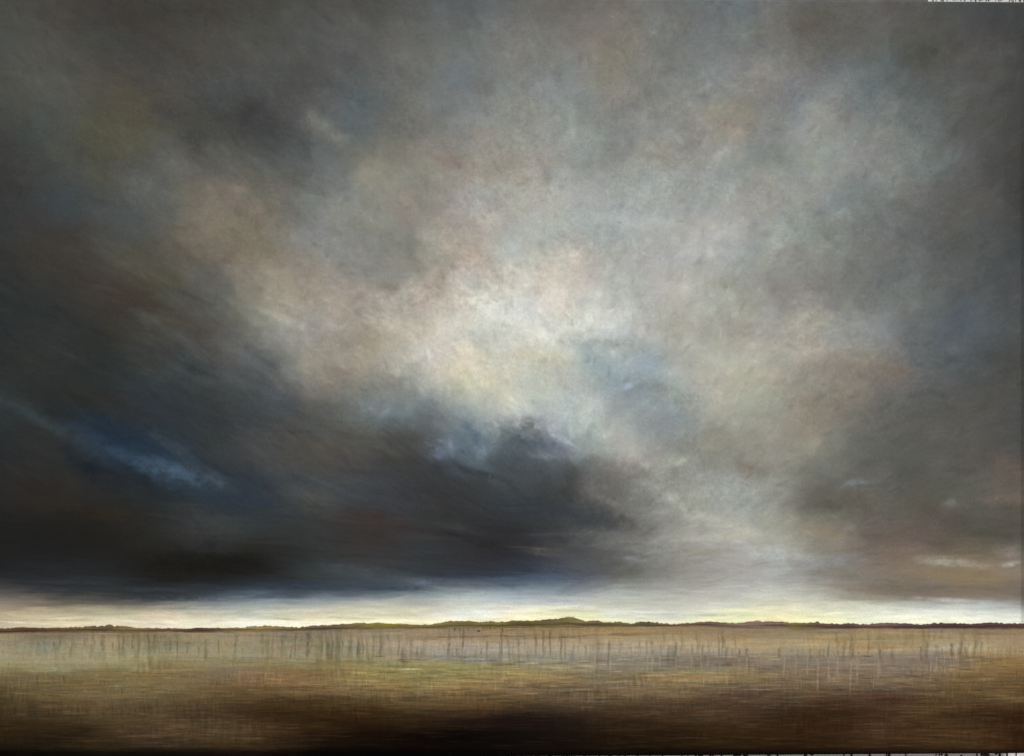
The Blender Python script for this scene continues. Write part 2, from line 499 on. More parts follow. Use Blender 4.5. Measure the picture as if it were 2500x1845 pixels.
def sky_colour(X, Y):
    cal = np.clip((1500-Y)/330, 0.03, 1)
    hor = 1-np.clip((1490-Y)/260, 0, 1)              # 1 near the horizon: long level strokes
    wx = (13*fbm(X/150, Y/130, 1, 3)+12*fbm(X/34, Y/30, 5, 4, .6))
    wy = (12*fbm(X/150, Y/130, 11, 3)+12*fbm(X/34, Y/30, 15, 4, .6))*cal
    C = lookup(SY, SV, X+wx, np.clip(Y+wy+4*hor*fbmh(X/170, Y/7, 19, 2), 0, 1560))
    bx = X+0.8*wx*cal; by = Y+0.8*wy
    C = C.astype(np.float32)
    brush_pass(C, X, Y, 2400, 62, 24, .50, .035, 501, .40)
    paint_blobs_w(C, X, Y, bx, by)
    g = C.mean(axis=-1, keepdims=True)
    C = g+(C-g)*(0.74+0.36*np.clip((Y-1420)/60, 0, 1))[..., None]
    cool = (np.clip((Y-950)/150, 0, 1)*np.clip((1480-Y)/60, 0, 1)*np.clip((1500-X)/200, 0, 1))[..., None]
    C = C*(1+cool*np.array([-.035, .005, .06], dtype=np.float32))
    C = C*(1+0.035*np.clip((Y-1465)/20, 0, 1))[..., None]*np.array([1, 1, 1], dtype=np.float32)
    lumc = C.mean(axis=-1, keepdims=True)
    C = C*(1+0.04*np.clip((lumc-0.35)/0.3, 0, 1))*np.array([.99, 1.005, 1.0], dtype=np.float32)
    brush_pass(C, X, Y, 6500, 30, 8, .44, .065, 503, .42)
    brush_pass(C, X, Y, 9000, 17, 3.4, .42, .065, 505, .9)
    brush_pass(C, X, Y, 1500, 60, 4.5, .30, .10, 507, .16, 600, 1480, None, True)
    brush_pass(C, X, Y, 420, 80, 7.5, .26, .13, 509, .20, 640, 1230, 0.50, True, 1150)
    brush_pass(C, X, Y, 620, 40, 3.8, .28, .15, 511, .26, 640, 1260, 0.52, True, 1150)
    brush_pass(C, X, Y, 420, 70, 4.0, .34, .13, 513, .05, 1230, 1450, 0.06, True, 1500)
    # directional brush noise about the bright patch low in the middle
    px, py = X-1450, (Y-1560)
    th = np.arctan2(py, px); r = np.sqrt(px*px+py*py)+60
    lr = np.log(r)
    b1 = fbmh((th+0.03*fbm(X/120, Y/100, 29, 3))*42, (lr+0.03*fbm(X/60, Y/60, 27, 2))*15, 31, 4, .62)
    dirm = 0.35+0.65*np.clip((1500-X)/900, 0, 1)*np.clip((Y-500)/500, 0, 1)+0.25*np.clip((X-1700)/500, 0, 1)
    rg = 1-2*np.abs(fbm(X/30+0.4*b1, Y/24, 35, 3, .55))                
    b2 = fbm(X/44, Y/36, 37, 4, .6)
    b3 = fbm(X/110, Y/90, 43, 3)
    lum = C.mean(axis=-1)
    soft = (1-hor)
    amp = 0.020*b1*dirm*(0.25+0.75*soft) + 0.006*(rg-0.4)*soft + 0.020*b2*(0.35+0.65*soft) + 0.02*b3*soft
    # scumble: short dry strokes
    s1 = fbm(X/11, Y/6, 53, 3, .65); s2 = fbm(X/5, Y/9, 59, 2, .6)
    where = np.clip(0.5+0.8*fbm(X/140, Y/110, 61, 2), 0, 1)
    amp = amp + (0.011*s1 + 0.010*s2)*(0.55+where)*soft
    # level strokes near the horizon
    Yq = Y+7*fbm(X/230, Y/40, 65, 2)+2.5*fbm(X/50, Y/12, 66, 2)
    l1 = fbmh(X/85, Yq/5.5, 67, 3, .62); l2 = fbmh(X/34, Yq/2.8, 71, 2)
    amp = amp + hor*(0.024*l1+0.014*l2)
    C *= (1+amp*1.25*(0.55+0.75*np.clip(lum*1.9, 0, 1)))[..., None]
    # warm / cool drift of the glazes
    h1 = fbm(X/75, Y/62, 73, 4, .6); h2 = fbm(X/95, Y/80, 79, 3)
    k = 0.014*h1*(0.4+0.6*soft)
    C[..., 0] *= 1+k; C[..., 2] *= 1-k*1.1
    C[..., 1] *= 1+0.010*h2; C[..., 0] *= 1-0.006*h2
    C *= (1-0.14*np.clip((X-2490)/5, 0, 1)*np.clip((Y-60)/400, 0, 1))[..., None]     # darker along the right edge
    return np.clip(C, 0, 1)

def paint_blobs_w(C, X, Y, bx, by):
    n1 = fbm(X/24, Y/20, 91, 3); n2 = fbm(X/8, Y/6, 97, 2)
    ny, nx = X.shape
    xr = X[ny//2, :]; yc = Y[:, nx//2]
    for ln in SKYBLOBS.strip().splitlines():
        x, y, rx, ry, an, h, al = ln.split()
        x, y, rx, ry, an, al = map(float, (x, y, rx, ry, an, al))
        ca, sa = math.cos(math.radians(an)), math.sin(math.radians(an))
        mx = 2.3*(abs(ca)*rx+abs(sa)*ry)+45; my = 2.3*(abs(sa)*rx+abs(ca)*ry)+45
        i0, i1 = np.searchsorted(xr, [x-mx, x+mx]); j0, j1 = np.searchsorted(yc, [y-my, y+my])
        if i1 <= i0 or j1 <= j0: continue
        s = np.s_[j0:j1, i0:i1]
        small = min(1.0, min(rx, ry)/22)             # thin strokes stay where they are
        dx = X[s]+(bx[s]-X[s])*small-x; dy = Y[s]+(by[s]-Y[s])*small-y
        a = (dx*ca+dy*sa)/rx; b = (-dx*sa+dy*ca)/ry
        g = np.exp(-(a*a+b*b)*0.95)*(1+0.55*n1[s]+0.35*n2[s])
        g = np.clip(g*al, 0, 1)[..., None]
        C[s] = C[s]*(1-g)+np.array(hx(h), dtype=np.float32)*g

def brush_pass(C, X, Y, n, L, Wd, al, var, seed, jit, ymin=-40, ymax=1535, fixed=None, thin=False, xmax=2540):
    """soft dry-brush strokes that follow the sweep of the clouds; each picks up the paint it starts in"""
    rs = np.random.RandomState(seed)
    ny, nx = X.shape
    xr = X[ny//2, :]; yc = Y[:, nx//2]
    px_ = (xr[-1]-xr[0])/(nx-1); py_ = (yc[-1]-yc[0])/(ny-1)
    sx = rs.uniform(-40, xmax, n); sy = rs.uniform(ymin, ymax, n)
    C0 = C.copy()
    bristle = rs.rand(64, 256)*2-1
    for k in range(n):
        x, y = sx[k], sy[k]
        ang = math.atan2(1750-y, 1400-x)
        hz = min(1.0, max(0.0, (1480-y)/620.0))
        # fan out from the light; flatten to level strokes towards the horizon
        dxn, dyn = math.cos(ang)+(0.25 if math.cos(ang) > 0 else -0.25), math.sin(ang)*hz*0.75
        ang = math.atan2(dyn, dxn)+rs.randn()*jit*(0.15+0.85*hz)
        l = L*rs.uniform(.5, 1.4); w = Wd*rs.uniform(.5, 1.5)*(0.30+0.70*hz)
        if fixed is not None:
            ang = fixed+rs.randn()*jit; w = Wd*rs.uniform(.5, 1.5)
        ca, sa = math.cos(ang), math.sin(ang)
        mx = abs(ca)*l+abs(sa)*w+4; my = abs(sa)*l+abs(ca)*w+4
        i0 = int((x-mx-xr[0])/px_); i1 = int((x+mx-xr[0])/px_)+2
        j0 = int((y-my-yc[0])/py_); j1 = int((y+my-yc[0])/py_)+2
        i0, j0 = max(i0, 0), max(j0, 0); i1, j1 = min(i1, nx), min(j1, ny)
        if i1-i0 < 2 or j1-j0 < 2: continue
        ic = min(max(int((x-ca*l*.12-xr[0])/px_), 0), nx-1); jc = min(max(int((y-sa*l*.12-yc[0])/py_), 0), ny-1)
        lm = float(C0[jc, ic].mean())
        if thin and lm > 0.33: continue
        if fixed is None and lm > 0.40 and hz > 0.25:      # the lights are scumbled in short round dabs
            l *= 0.62; w *= 1.15
        col = C0[jc, ic]*(1+var*rs.randn()*(0.6+0.5*C0[jc, ic].mean()))
        dx = X[j0:j1, i0:i1]-x; dy = Y[j0:j1, i0:i1]-y
        a = (dx*ca+dy*sa)/l; b = (-dx*sa+dy*ca)/w
        b = b+0.25*a*a*(1 if k % 2 else -1)
        br = bristle[k % 64][(((b+2)*26).astype(np.int32)) & 255]
        g = np.clip(1-a*a, 0, 1)*np.clip(1-b*b, 0, 1)
        g = np.clip(g*al*(1+0.30*br), 0, 1)[..., None]
        C[j0:j1, i0:i1] = C[j0:j1, i0:i1]*(1-g)+col*g

def field_colour(X, Y):
    wx = 26*fbm(X/90, Y/26, 101, 3)
    wy = 7*fbm(X/120, Y/14, 107, 3)+3*fbmh(X/60, Y/4, 109, 2)
    C = lookup(FY, FV, X+wx, np.clip(Y+wy, 1530, 1845)).astype(np.float32)
    paint_blobs(C, X+10*fbm(X/40, Y/12, 113, 2), Y+3.0*fbm(X/50, Y/8, 117, 3), FIELDBLOBS, .5)
    deep = np.clip((Y-1600)/120, 0, 1)
    brush_pass(C, X, Y, 3800, 62, 2.6, .40, .085, 521, .02, 1528, 1850, 0.0)
    brush_pass(C, X, Y, 3000, 15, 1.8, .30, .085, 523, .04, 1555, 1760, 1.5708)
    brush_pass(C, X, Y, 4200, 24, 1.5, .55, .24, 525, .03, 1600, 1850, 0.0)
    brush_pass(C, X, Y, 4200, 9, 1.4, .45, .20, 527, .06, 1640, 1850, 1.5708)
    l1 = fbmh(X/110, Y/4.2, 121, 3, .65); l2 = fbmh(X/38, Y/2.4, 127, 2, .6)
    v1 = fbmh(X/4.5, Y/34, 131, 3, .6)
    w1 = np.clip(0.35+0.9*fbm(X/120, Y/36, 137, 2), 0, 1)
    sp = fbm(X/5, Y/4, 139, 2, .6)
    amp = l1*(0.025+0.05*deep) + l2*(0.02+0.035*deep) + v1*w1*(0.055+0.05*np.clip((Y-1590)/60, 0, 1)) + 0.035*sp
    br = np.clip(fbmh(X/55, Y/2.6, 141, 2)-0.35, 0, 1)*np.clip((Y-1610)/40, 0, 1)   # dry broken light strokes
    C *= (1+amp)[..., None]
    C += (br*0.16*(0.25+C.mean(axis=-1)))[..., None]*np.array([1.0, .86, .58], dtype=np.float32)
    h1 = fbm(X/60, Y/14, 149, 3)
    C[..., 0] *= 1+0.03*h1; C[..., 2] *= 1-0.05*h1
    C[..., 1] *= 1+0.012*fbm(X/80, Y/16, 151, 2)
    g = C.mean(axis=-1, keepdims=True)
    C = g+(C-g)*0.82
    vr = np.clip(fbmh(X/9+0.15*np.sin(Y/9.0), Y/70, 161, 3, .6)-0.05, 0, 1)*np.exp(-((Y-1580)/34)**2)*np.clip(0.7+fbm(X/170, Y/300, 163, 2), 0.15, 1.2)
    C = C*(1-0.24*(vr*np.clip((2440-X)/60, 0, 1))[..., None]*np.array([.96, .93, 1.0], dtype=np.float32))
    edge = np.clip((Y-1822)/14, 0, 1)
    C *= (1-0.55*edge)[..., None]
    return np.clip(C, 0, 1)

def lin(C):
    C = np.clip(C, 0, 1)
    return np.where(C <= 0.04045, C/12.92, ((C+0.055)/1.055)**2.4)

# ---------------- materials ----------------
def new_mat(name):
    m = bpy.data.materials.new(name); m.use_nodes = True
    nt = m.node_tree; b = nt.nodes['Principled BSDF']
    return m, nt, b

def paint_material(name, weave=0.35, rough=0.75, spec=0.04, bumpd=0.0006):
    m, nt, b = new_mat(name)
    N, L = nt.nodes.new, nt.links.new
    at = N('ShaderNodeAttribute'); at.attribute_name = 'pigment'
    tc = N('ShaderNodeTexCoord')
    mp = N('ShaderNodeMapping'); L(tc.outputs['Object'], mp.inputs['Vector'])
    # canvas weave: warp and weft threads, irregular
    w1 = N('ShaderNodeTexWave'); w1.wave_type = 'BANDS'; w1.bands_direction = 'X'
    w2 = N('ShaderNodeTexWave'); w2.wave_type = 'BANDS'; w2.bands_direction = 'Z'
    for w in (w1, w2):
        w.inputs['Scale'].default_value = 150
        w.inputs['Distortion'].default_value = 2.2
        w.inputs['Detail'].default_value = 2
        w.inputs['Detail Scale'].default_value = 1.4
        L(mp.outputs['Vector'], w.inputs['Vector'])
    mul = N('ShaderNodeMath'); mul.operation = 'MAXIMUM'
    L(w1.outputs['Fac'], mul.inputs[0]); L(w2.outputs['Fac'], mul.inputs[1])
    n1 = N('ShaderNodeTexNoise'); n1.inputs['Scale'].default_value = 420; n1.inputs['Detail'].default_value = 4
    n1.inputs['Roughness'].default_value = 0.65
    L(mp.outputs['Vector'], n1.inputs['Vector'])
    add = N('ShaderNodeMath'); add.operation = 'MULTIPLY_ADD'
    L(mul.outputs[0], add.inputs[0]); add.inputs[1].default_value = weave; L(n1.outputs['Fac'], add.inputs[2])
    n2 = N('ShaderNodeTexNoise'); n2.inputs['Scale'].default_value = 90; n2.inputs['Detail'].default_value = 5
    mp2 = N('ShaderNodeMapping'); mp2.inputs['Scale'].default_value = (1, 1, 1.8)
    L(tc.outputs['Object'], mp2.inputs['Vector']); L(mp2.outputs['Vector'], n2.inputs['Vector'])
    add2 = N('ShaderNodeMath'); add2.operation = 'MULTIPLY_ADD'
    L(n2.outputs['Fac'], add2.inputs[0]); add2.inputs[1].default_value = 1.2; L(add.outputs[0], add2.inputs[2])
    bp = N('ShaderNodeBump'); bp.inputs['Strength'].default_value = 0.55; bp.inputs['Distance'].default_value = bumpd
    L(add2.outputs[0], bp.inputs['Height']); L(bp.outputs['Normal'], b.inputs['Normal'])
    # fine tooth of the pigment on the threads
    mr = N('ShaderNodeMapRange'); mr.inputs['From Min'].default_value = 0.30; mr.inputs['From Max'].default_value = 0.72
    mr.inputs['To Min'].default_value = 0.90; mr.inputs['To Max'].default_value = 1.10
    L(n1.outputs['Fac'], mr.inputs['Value'])
    vm = N('ShaderNodeVectorMath'); vm.operation = 'SCALE'
    L(at.outputs['Color'], vm.inputs[0]); L(mr.outputs[0], vm.inputs['Scale'])
    L(vm.outputs[0], b.inputs['Base Color'])
    b.inputs['Roughness'].default_value = rough
    b.inputs['Specular IOR Level'].default_value = spec
    return m

def simple_mat(name, colour, rough=0.8, scale=12, var=0.25, spec=0.3, bump=0.2, bd=0.002):
    m, nt, b = new_mat(name)
    N, L = nt.nodes.new, nt.links.new
    tc = N('ShaderNodeTexCoord'); n = N('ShaderNodeTexNoise')
    n.inputs['Scale'].default_value = scale; n.inputs['Detail'].default_value = 7
    L(tc.outputs['Object'], n.inputs['Vector'])
    r = N('ShaderNodeValToRGB')
    r.color_ramp.elements[0].position = .3; r.color_ramp.elements[1].position = .72
    r.color_ramp.elements[0].color = tuple(c*(1-var) for c in colour)+(1,)
    r.color_ramp.elements[1].color = tuple(min(1, c*(1+var*.4)) for c in colour)+(1,)
    L(n.outputs['Fac'], r.inputs['Fac']); L(r.outputs['Color'], b.inputs['Base Color'])
    bp = N('ShaderNodeBump'); bp.inputs['Strength'].default_value = bump; bp.inputs['Distance'].default_value = bd
    L(n.outputs['Fac'], bp.inputs['Height']); L(bp.outputs['Normal'], b.inputs['Normal'])
    b.inputs['Roughness'].default_value = rough; b.inputs['Specular IOR Level'].default_value = spec
    return m

M_PAINT = paint_material('oil_paint_on_canvas')
M_STROKE = paint_material('raised_oil_paint', weave=0.2, rough=0.7, spec=0.05, bumpd=0.0004)
M_WOOD = simple_mat('pine_stretcher', (0.45, 0.30, 0.16), 0.6, 30)
M_WALL = simple_mat('grey_white_wall_paint', (0.62, 0.61, 0.585), 0.75, 6, 0.15)
M_FLOOR = simple_mat('worn_floor_boards', (0.22, 0.17, 0.12), 0.6, 9, 0.4)
M_DRIP = simple_mat('dark_dried_paint', (0.018, 0.014, 0.011), 0.55, 40, 0.5)
M_DRIPB = simple_mat('brown_dried_paint', (0.10, 0.065, 0.03), 0.55, 40, 0.4)
M_NAIL = simple_mat('steel_bracket', (0.35, 0.35, 0.36), 0.4, 60, 0.2)
M_NAIL.node_tree.nodes['Principled BSDF'].inputs['Metallic'].default_value = 0.9

# ---------------- mesh helpers ----------------
def link(name, me, mat, parent=None):
    o = bpy.data.objects.new(name, me); COL.objects.link(o)
    if mat: me.materials.append(mat)
    if parent: o.parent = parent
    return o

def tag(o, label=None, cat=None, group=None, kind=None):
    if label: o['label'] = label
    if cat: o['category'] = cat
    if group: o['group'] = group
    if kind: o['kind'] = kind
    return o

def grid_mesh(name, V, C=None, closed=False):
    """V: (ny,nx,3) vertices; C: (ny,nx,3) linear colour"""
    ny, nx = V.shape[:2]
    me = bpy.data.meshes.new(name)
    idx = np.arange(nx*ny).reshape(ny, nx)
    q = np.stack([idx[:-1, :-1], idx[1:, :-1], idx[1:, 1:], idx[:-1, 1:]], -1).reshape(-1, 4)
    me.vertices.add(nx*ny); me.vertices.foreach_set('co', V.reshape(-1).astype(np.float32))
    me.loops.add(q.size); me.loops.foreach_set('vertex_index', q.reshape(-1).astype(np.int32))
    me.polygons.add(len(q)); me.polygons.foreach_set('loop_start', np.arange(0, q.size, 4, dtype=np.int32))
    me.polygons.foreach_set('use_smooth', np.ones(len(q), dtype=bool))
    me.update(calc_edges=True)
    if C is not None:
        a = me.color_attributes.new('pigment', 'FLOAT_COLOR', 'POINT')
        rgba = np.concatenate([C, np.ones(C.shape[:2]+(1,))], -1).astype(np.float32)
        a.data.foreach_set('color', rgba.reshape(-1))
    return me

def box_bm(bm, x0, x1, y0, y1, z0, z1, bev=0.0):
    r = bmesh.ops.create_cube(bm, size=1.0)
    vs = r['verts']
    for v in vs:
        v.co = Vector(((x0+x1)/2+v.co.x*(x1-x0), (y0+y1)/2+v.co.y*(y1-y0), (z0+z1)/2+v.co.z*(z1-z0)))
    if bev:
        es = list({e for v in vs for e in v.link_edges})
        bmesh.ops.bevel(bm, geom=es, offset=bev, segments=2, affect='EDGES')

def bm_obj(name, bm, mat, parent=None):
    me = bpy.data.meshes.new(name); bm.to_mesh(me); bm.free()
    return link(name, me, mat, parent)

# ---------------- the painting ----------------
ZC = 1.45                                   # height of the canvas centre above the floor
painting = bpy.data.objects.new('landscape_painting', None); COL.objects.link(painting)
painting.location = (0, 0, ZC)
tag(painting, 'large unframed canvas painted with a stormy grey sky over brown fields', 'painting')

NX = 1300
BOT = [(-30,1543),(0,1543),(100,1541),(200,1540),(300,1541),(400,1538),(480,1541),(550,1540),(600,1538.5),(750,1536),(900,1533),(940,1531.5),(1000,1531),(1100,1530),(1200,1529),(1300,1528),(1450,1527.5),(1600,1526),(1700,1525.5),(1780,1529.5),(1900,1530),(1930,1533),(2000,1532.5),(2100,1531),(2240,1532),(2300,1531),(2400,1532),(2530,1532)]
U0, U1, V0, V1 = -0.001, 1.0034, -0.0020, 1.0012     # a little more of the sheet is wrapped over the edges
us = np.linspace(U0, U1, NX)
def canvas_patch(v0, v1, ny):
    U, T = np.meshgrid(us, np.linspace(0, 1, ny))
    Vj = vjoin(U)
    Vv = V0+T*(Vj-V0) if v1 is None else Vj+T*(V1-Vj)
    X, Y = sheet(U, Vv)
    x = (U-0.5)*CW; z = (0.5-Vv)*CH
    # wrapped rounded edge, 4 mm radius
    r = 0.003
    d = np.minimum(np.minimum(U-U0, U1-U)*CW, np.minimum(Vv-V0, V1-Vv)*CH)
    t = np.clip(1-d/r, 0, 1)
    y = r*(1-np.sqrt(np.clip(1-t*t, 0, 1)))
    y = y + 0.0009*np.sin(U*9.0)*np.sin(Vv*7.0)*np.clip(d/0.1, 0, 1)
    return np.stack([x, y, z], -1), X, Y
_xs = np.linspace(-30, 2530, 600)
_ub, _vb = unsheet(_xs, np.interp(_xs, [p[0] for p in BOT], [p[1] for p in BOT])-3.5)
def vjoin(u):
    return np.interp(u, _ub, _vb)
V, X, Y = canvas_patch(0, None, 790)
# extra rows right at the top edge for the rounded turn-over are given by the fine grid (1.4 mm)
Cs = lin(sky_colour(X, Y))
sky_o = link('painted_sky', grid_mesh('painted_sky', V, Cs), M_PAINT, painting)
V, X, Y = canvas_patch(None, 1, 230)
Cf = np.maximum(lin(field_colour(X, Y))-0.0012, 0.0004)
field_o = link('painted_field', grid_mesh('painted_field', V, Cf), M_PAINT, painting)

# wrapped sides of the canvas (paint carried round the edge)
M_SIDE = simple_mat('grey_paint_on_canvas_side', (0.20, 0.20, 0.195), 0.7, 40, 0.3)
bm = bmesh.new()
r = 0.003
xa, xb, za, zb = (U0-.5)*CW, (U1-.5)*CW, (.5-V1)*CH, (.5-V0)*CH
ring = [(xa, za), (xb, za), (xb, zb), (xa, zb)]
a = [bm.verts.new((x, r, z)) for x, z in ring]; b = [bm.verts.new((x, DEPTH, z)) for x, z in ring]
for i in range(4):
    bm.faces.new((a[i], b[i], b[(i+1) % 4], a[(i+1) % 4]))
bmesh.ops.recalc_face_normals(bm, faces=bm.faces)
so = bm_obj('canvas_side', bm, M_SIDE, painting)
for (nm, bx) in (('stretcher_bar', (-CW/2+.001, -CW/2+.05, -CH/2+.001, CH/2-.001)), ('stretcher_bar', (CW/2-.05, CW/2-.001, -CH/2+.001, CH/2-.001)),
                 ('stretcher_bar', (-CW/2+.052, CW/2-.052, CH/2-.05, CH/2-.001)), ('stretcher_bar', (-CW/2+.052, CW/2-.052, -CH/2+.001, -CH/2+.05)),
                 ('stretcher_bar', (-.025, .025, -CH/2+.052, CH/2-.052))):
    bm = bmesh.new(); box_bm(bm, bx[0], bx[1], 0.012, DEPTH-.002, bx[2], bx[3], .002)
    bm_obj(nm, bm, M_WOOD, painting)

def to_local(X, Y, lift):
    u, v = unsheet(X, Y)
    d = np.minimum(np.minimum(u-U0, U1-u)*CW, np.minimum(v-V0, V1-v)*CH)
    sag = 0.0009*np.sin(u*9.0)*np.sin(v*7.0)*np.clip(d/0.1, 0, 1)      # the canvas itself is not quite flat
    return np.stack([(u-0.5)*CW, sag-lift, (0.5-v)*CH], -1)

# distant hills: thin raised paint, one stroke shape each
PROF = [(-30,1533),(0,1533),(50,1530),(100,1531),(200,1529),(222,1526),(235,1528),(245,1526.5),(250,1528.5),(258,1524),(270,1523.5),(275,1528),(282,1524.5),(288,1528),(300,1527),(330,1531),(400,1532),(450,1533),(480,1530.5),(500,1531),(550,1531),(575,1530),(585,1532),(600,1527),(625,1528),(640,1525),(680,1528),(720,1530),(750,1526),(800,1524),(850,1521),(860,1518),(880,1520),(900,1520),(915,1518.5),(935,1521),(975,1521),(1010,1524),(1040,1523),(1070,1518),(1085,1515),(1110,1514.3),(1135,1514),(1160,1517),(1185,1515),(1200,1518),(1225,1516),(1240,1514),(1262,1514),(1300,1513.5),(1320,1511),(1350,1509.5),(1365,1505.6),(1380,1504.5),(1395,1508),(1405,1512),(1420,1515),(1435,1514),(1450,1514),(1465,1518),(1500,1517),(1530,1521),(1548,1517),(1575,1517),(1590,1519),(1594,1517),(1600,1521),(1640,1522),(1680,1519),(1700,1517),(1730,1516),(1770,1519),(1790,1520),(1820,1516),(1838,1513),(1855,1516),(1880,1515.5),(1905,1516),(1920,1519.5),(1930,1517.5),(1960,1519.5),(1975,1519),(1988,1516.5),(2000,1521),(2050,1521),(2065,1519.5),(2082,1520),(2095,1523),(2150,1519),(2200,1520),(2245,1523),(2260,1521),(2300,1519),(2370,1521),(2400,1519),(2420,1518),(2450,1520),(2530,1521)]
HCOL = [(-30,'4c3d2e'),(100,'53412f'),(200,'5c4f38'),(250,'55493a'),(300,'6a5f40'),(400,'5a4a3c'),(480,'4c3d33'),(560,'706449'),(640,'6f6645'),(750,'5d5342'),(800,'5a5040'),(860,'6b6244'),(930,'6f6a38'),(1000,'6b623f'),(1100,'6a6243'),(1200,'5e5838'),(1270,'554e33'),(1380,'66603f'),(1440,'5c5240'),(1500,'615d42'),(1570,'4c4636'),(1650,'605640'),(1700,'5a4a42'),(1760,'6d5d54'),(1840,'75655d'),(1900,'6a5a50'),(1930,'6a6240'),(2000,'544640'),(2060,'4a3c3a'),(2150,'5f504c'),(2200,'4c4040'),(2300,'4a3b38'),(2400,'483836'),(2530,'503f39')]
def interp(tab, x):
    return np.interp(x, [p[0] for p in tab], [p[1] for p in tab])
hc = np.array([hx(p[1]) for p in HCOL])
def hill(x0, x1, label=None):
    n = int((x1-x0)/2)+2; m = 11
    xs = np.linspace(x0, x1, n)
    top = interp(PROF, xs)-0.2+0.8*vnoise(xs/7.5, xs*0, 201)+0.9*np.clip(vnoise(xs/3.7, xs*0, 203)*vnoise(xs/60, xs*0, 204)*3, -1, .6)
    bot = interp(BOT, xs)+0.8*vnoise(xs/14, xs*0, 207)+2.2
    t = np.linspace(0, 1, m)[:, None]
    X = np.broadcast_to(xs, (m, n)).copy(); Y = top*(1-t)+bot*t
    c = np.stack([np.interp(xs, [p[0] for p in HCOL], hc[:, k]) for k in range(3)], -1)
    C = np.broadcast_to(c, (m, n, 3)).copy()
    dark = 1-0.20*np.clip(vnoise(X/70, Y/2.2, 211)+0.2*0, -0.7, 1)-0.06*vnoise(X/9, Y/1.7, 213)
    dark = dark*(1.10-0.26*np.exp(-((t-0.62)/0.2)**2))
    C *= dark[..., None]*np.array([1.10, 1.06, 1.03])
    F = field_colour_at(X, Y)
    k = (np.clip((t-0.72)/0.28, 0, 1)**1.2)[..., None]*np.ones((m, n, 1))
    C = C*(1-k)+F*k
    lift = 0.0002+0.0004*np.sin(np.pi*np.clip(t*0.96+0.02, 0, 1))*np.ones((m, n))
    lift[0] = 0.00005; lift[-1] = 0.0001
    V = to_local(X, Y, lift)
    # close the relief at the rim by a skirt down to the canvas
    V = np.concatenate([V[:1]+np.array([0, .0006, 0]), V, V[-1:]+np.array([0, .0006, 0])], 0)
    C = np.concatenate([C[:1], C, C[-1:]], 0)
    o = link('painted_hill', grid_mesh('painted_hill', V, lin(C)), M_STROKE, painting)
    if label: o['label'] = label
_fc = None
def field_colour_at(X, Y):
    """nearest colour of the already painted field / sky (display values)"""
    global _fc
    if _fc is None:
        _fc = (np.where(Cf <= 0.0031308, Cf*12.92, 1.055*np.clip(Cf, 1e-6, 1)**(1/2.4)-0.055)).astype(np.float32)
    u, v = unsheet(X, Y)
    i = np.clip((u-U0)/(U1-U0)*(NX-1), 0, NX-1.001); j = np.clip((v-vjoin(u))/(V1-vjoin(u))*229, 0, 228.999)
    i0 = i.astype(int); j0 = j.astype(int); fi = (i-i0)[..., None]; fj = (j-j0)[..., None]
    return (_fc[j0, i0]*(1-fi)+_fc[j0, i0+1]*fi)*(1-fj)+(_fc[j0+1, i0]*(1-fi)+_fc[j0+1, i0+1]*fi)*fj

for x0, x1, lb in ((-21.5, 205, 'low dark brown ridge at the left edge of the painting'),
                   (205, 335, 'ridge topped by a small clump of trees'),
                   (335, 580, None), (580, 740, None), (740, 1050, 'mossy green-brown ridge'), (1050, 1215, None),
                   (1215, 1470, 'tallest rounded green hill near the middle of the horizon'), (1470, 1690, 'low ridge with a short dark hedge on top'),
                   (1690, 1930, 'pinkish brown ridge with a small peak'), (1930, 2252, None), (2252, 2507, 'dark purple-brown ridge at the right edge')):
    hill(x0, x1, lb)

# runs of thinned paint that read as a row of bare tree trunks
def run(x, y0, y1, w, h, al, lean=0.0, name='painted_tree', crown=0.0, fade0=.12, fade1=.3):
    m = max(10, int((y1-y0)/3)); n = 7
    t = np.linspace(0, 1, m)[:, None]
    rs = random.Random(int(x*7+y0))
    ph = rs.random()*100
    cx = x + lean*(t-0.0) + 1.3*vnoise(t*(y1-y0)/13+ph, t*0, 301)+0.5*vnoise(t*(y1-y0)/4+ph, t*0, 303)
    hw = w/2*(1+0.35*vnoise(t*(y1-y0)/9+ph, t*0+3, 305)) * (1+crown*np.exp(-(t/0.22)**2))
    hw = hw*(0.45+0.55*np.clip(np.minimum(t/0.05, (1-t)/0.12), 0, 1))
    s = np.linspace(-1, 1, n)[None, :]
    X = cx + hw*s; Y = np.broadcast_to(y0+(y1-y0)*t, X.shape).copy()
    F = field_colour_at(X, Y)
    a = al*np.clip(t/fade0, 0.25, 1)*np.clip((1-t)/fade1, 0, 1)**.8
    a = a*(1-0.75*np.abs(s)**3)*(1+0.35*vnoise(X/3.0+ph, Y/5.0, 307))
    # where the lower glaze has been wiped through, the run nearly vanishes
    a = a*(0.75+0.35*vnoise(t*(y1-y0)/7+ph, t*0+9, 309))
    a = np.clip(a, 0, 1)[..., None]
    C = F*(1-a)+np.array(hx(h))*a
    lift = 0.00003+0.00022*(1-s*s)*np.clip(np.minimum(t/0.08, (1-t)/0.08), 0, 1)
    V = to_local(X, Y, lift)
    return link(name, grid_mesh(name, V, lin(C)), M_STROKE, painting)

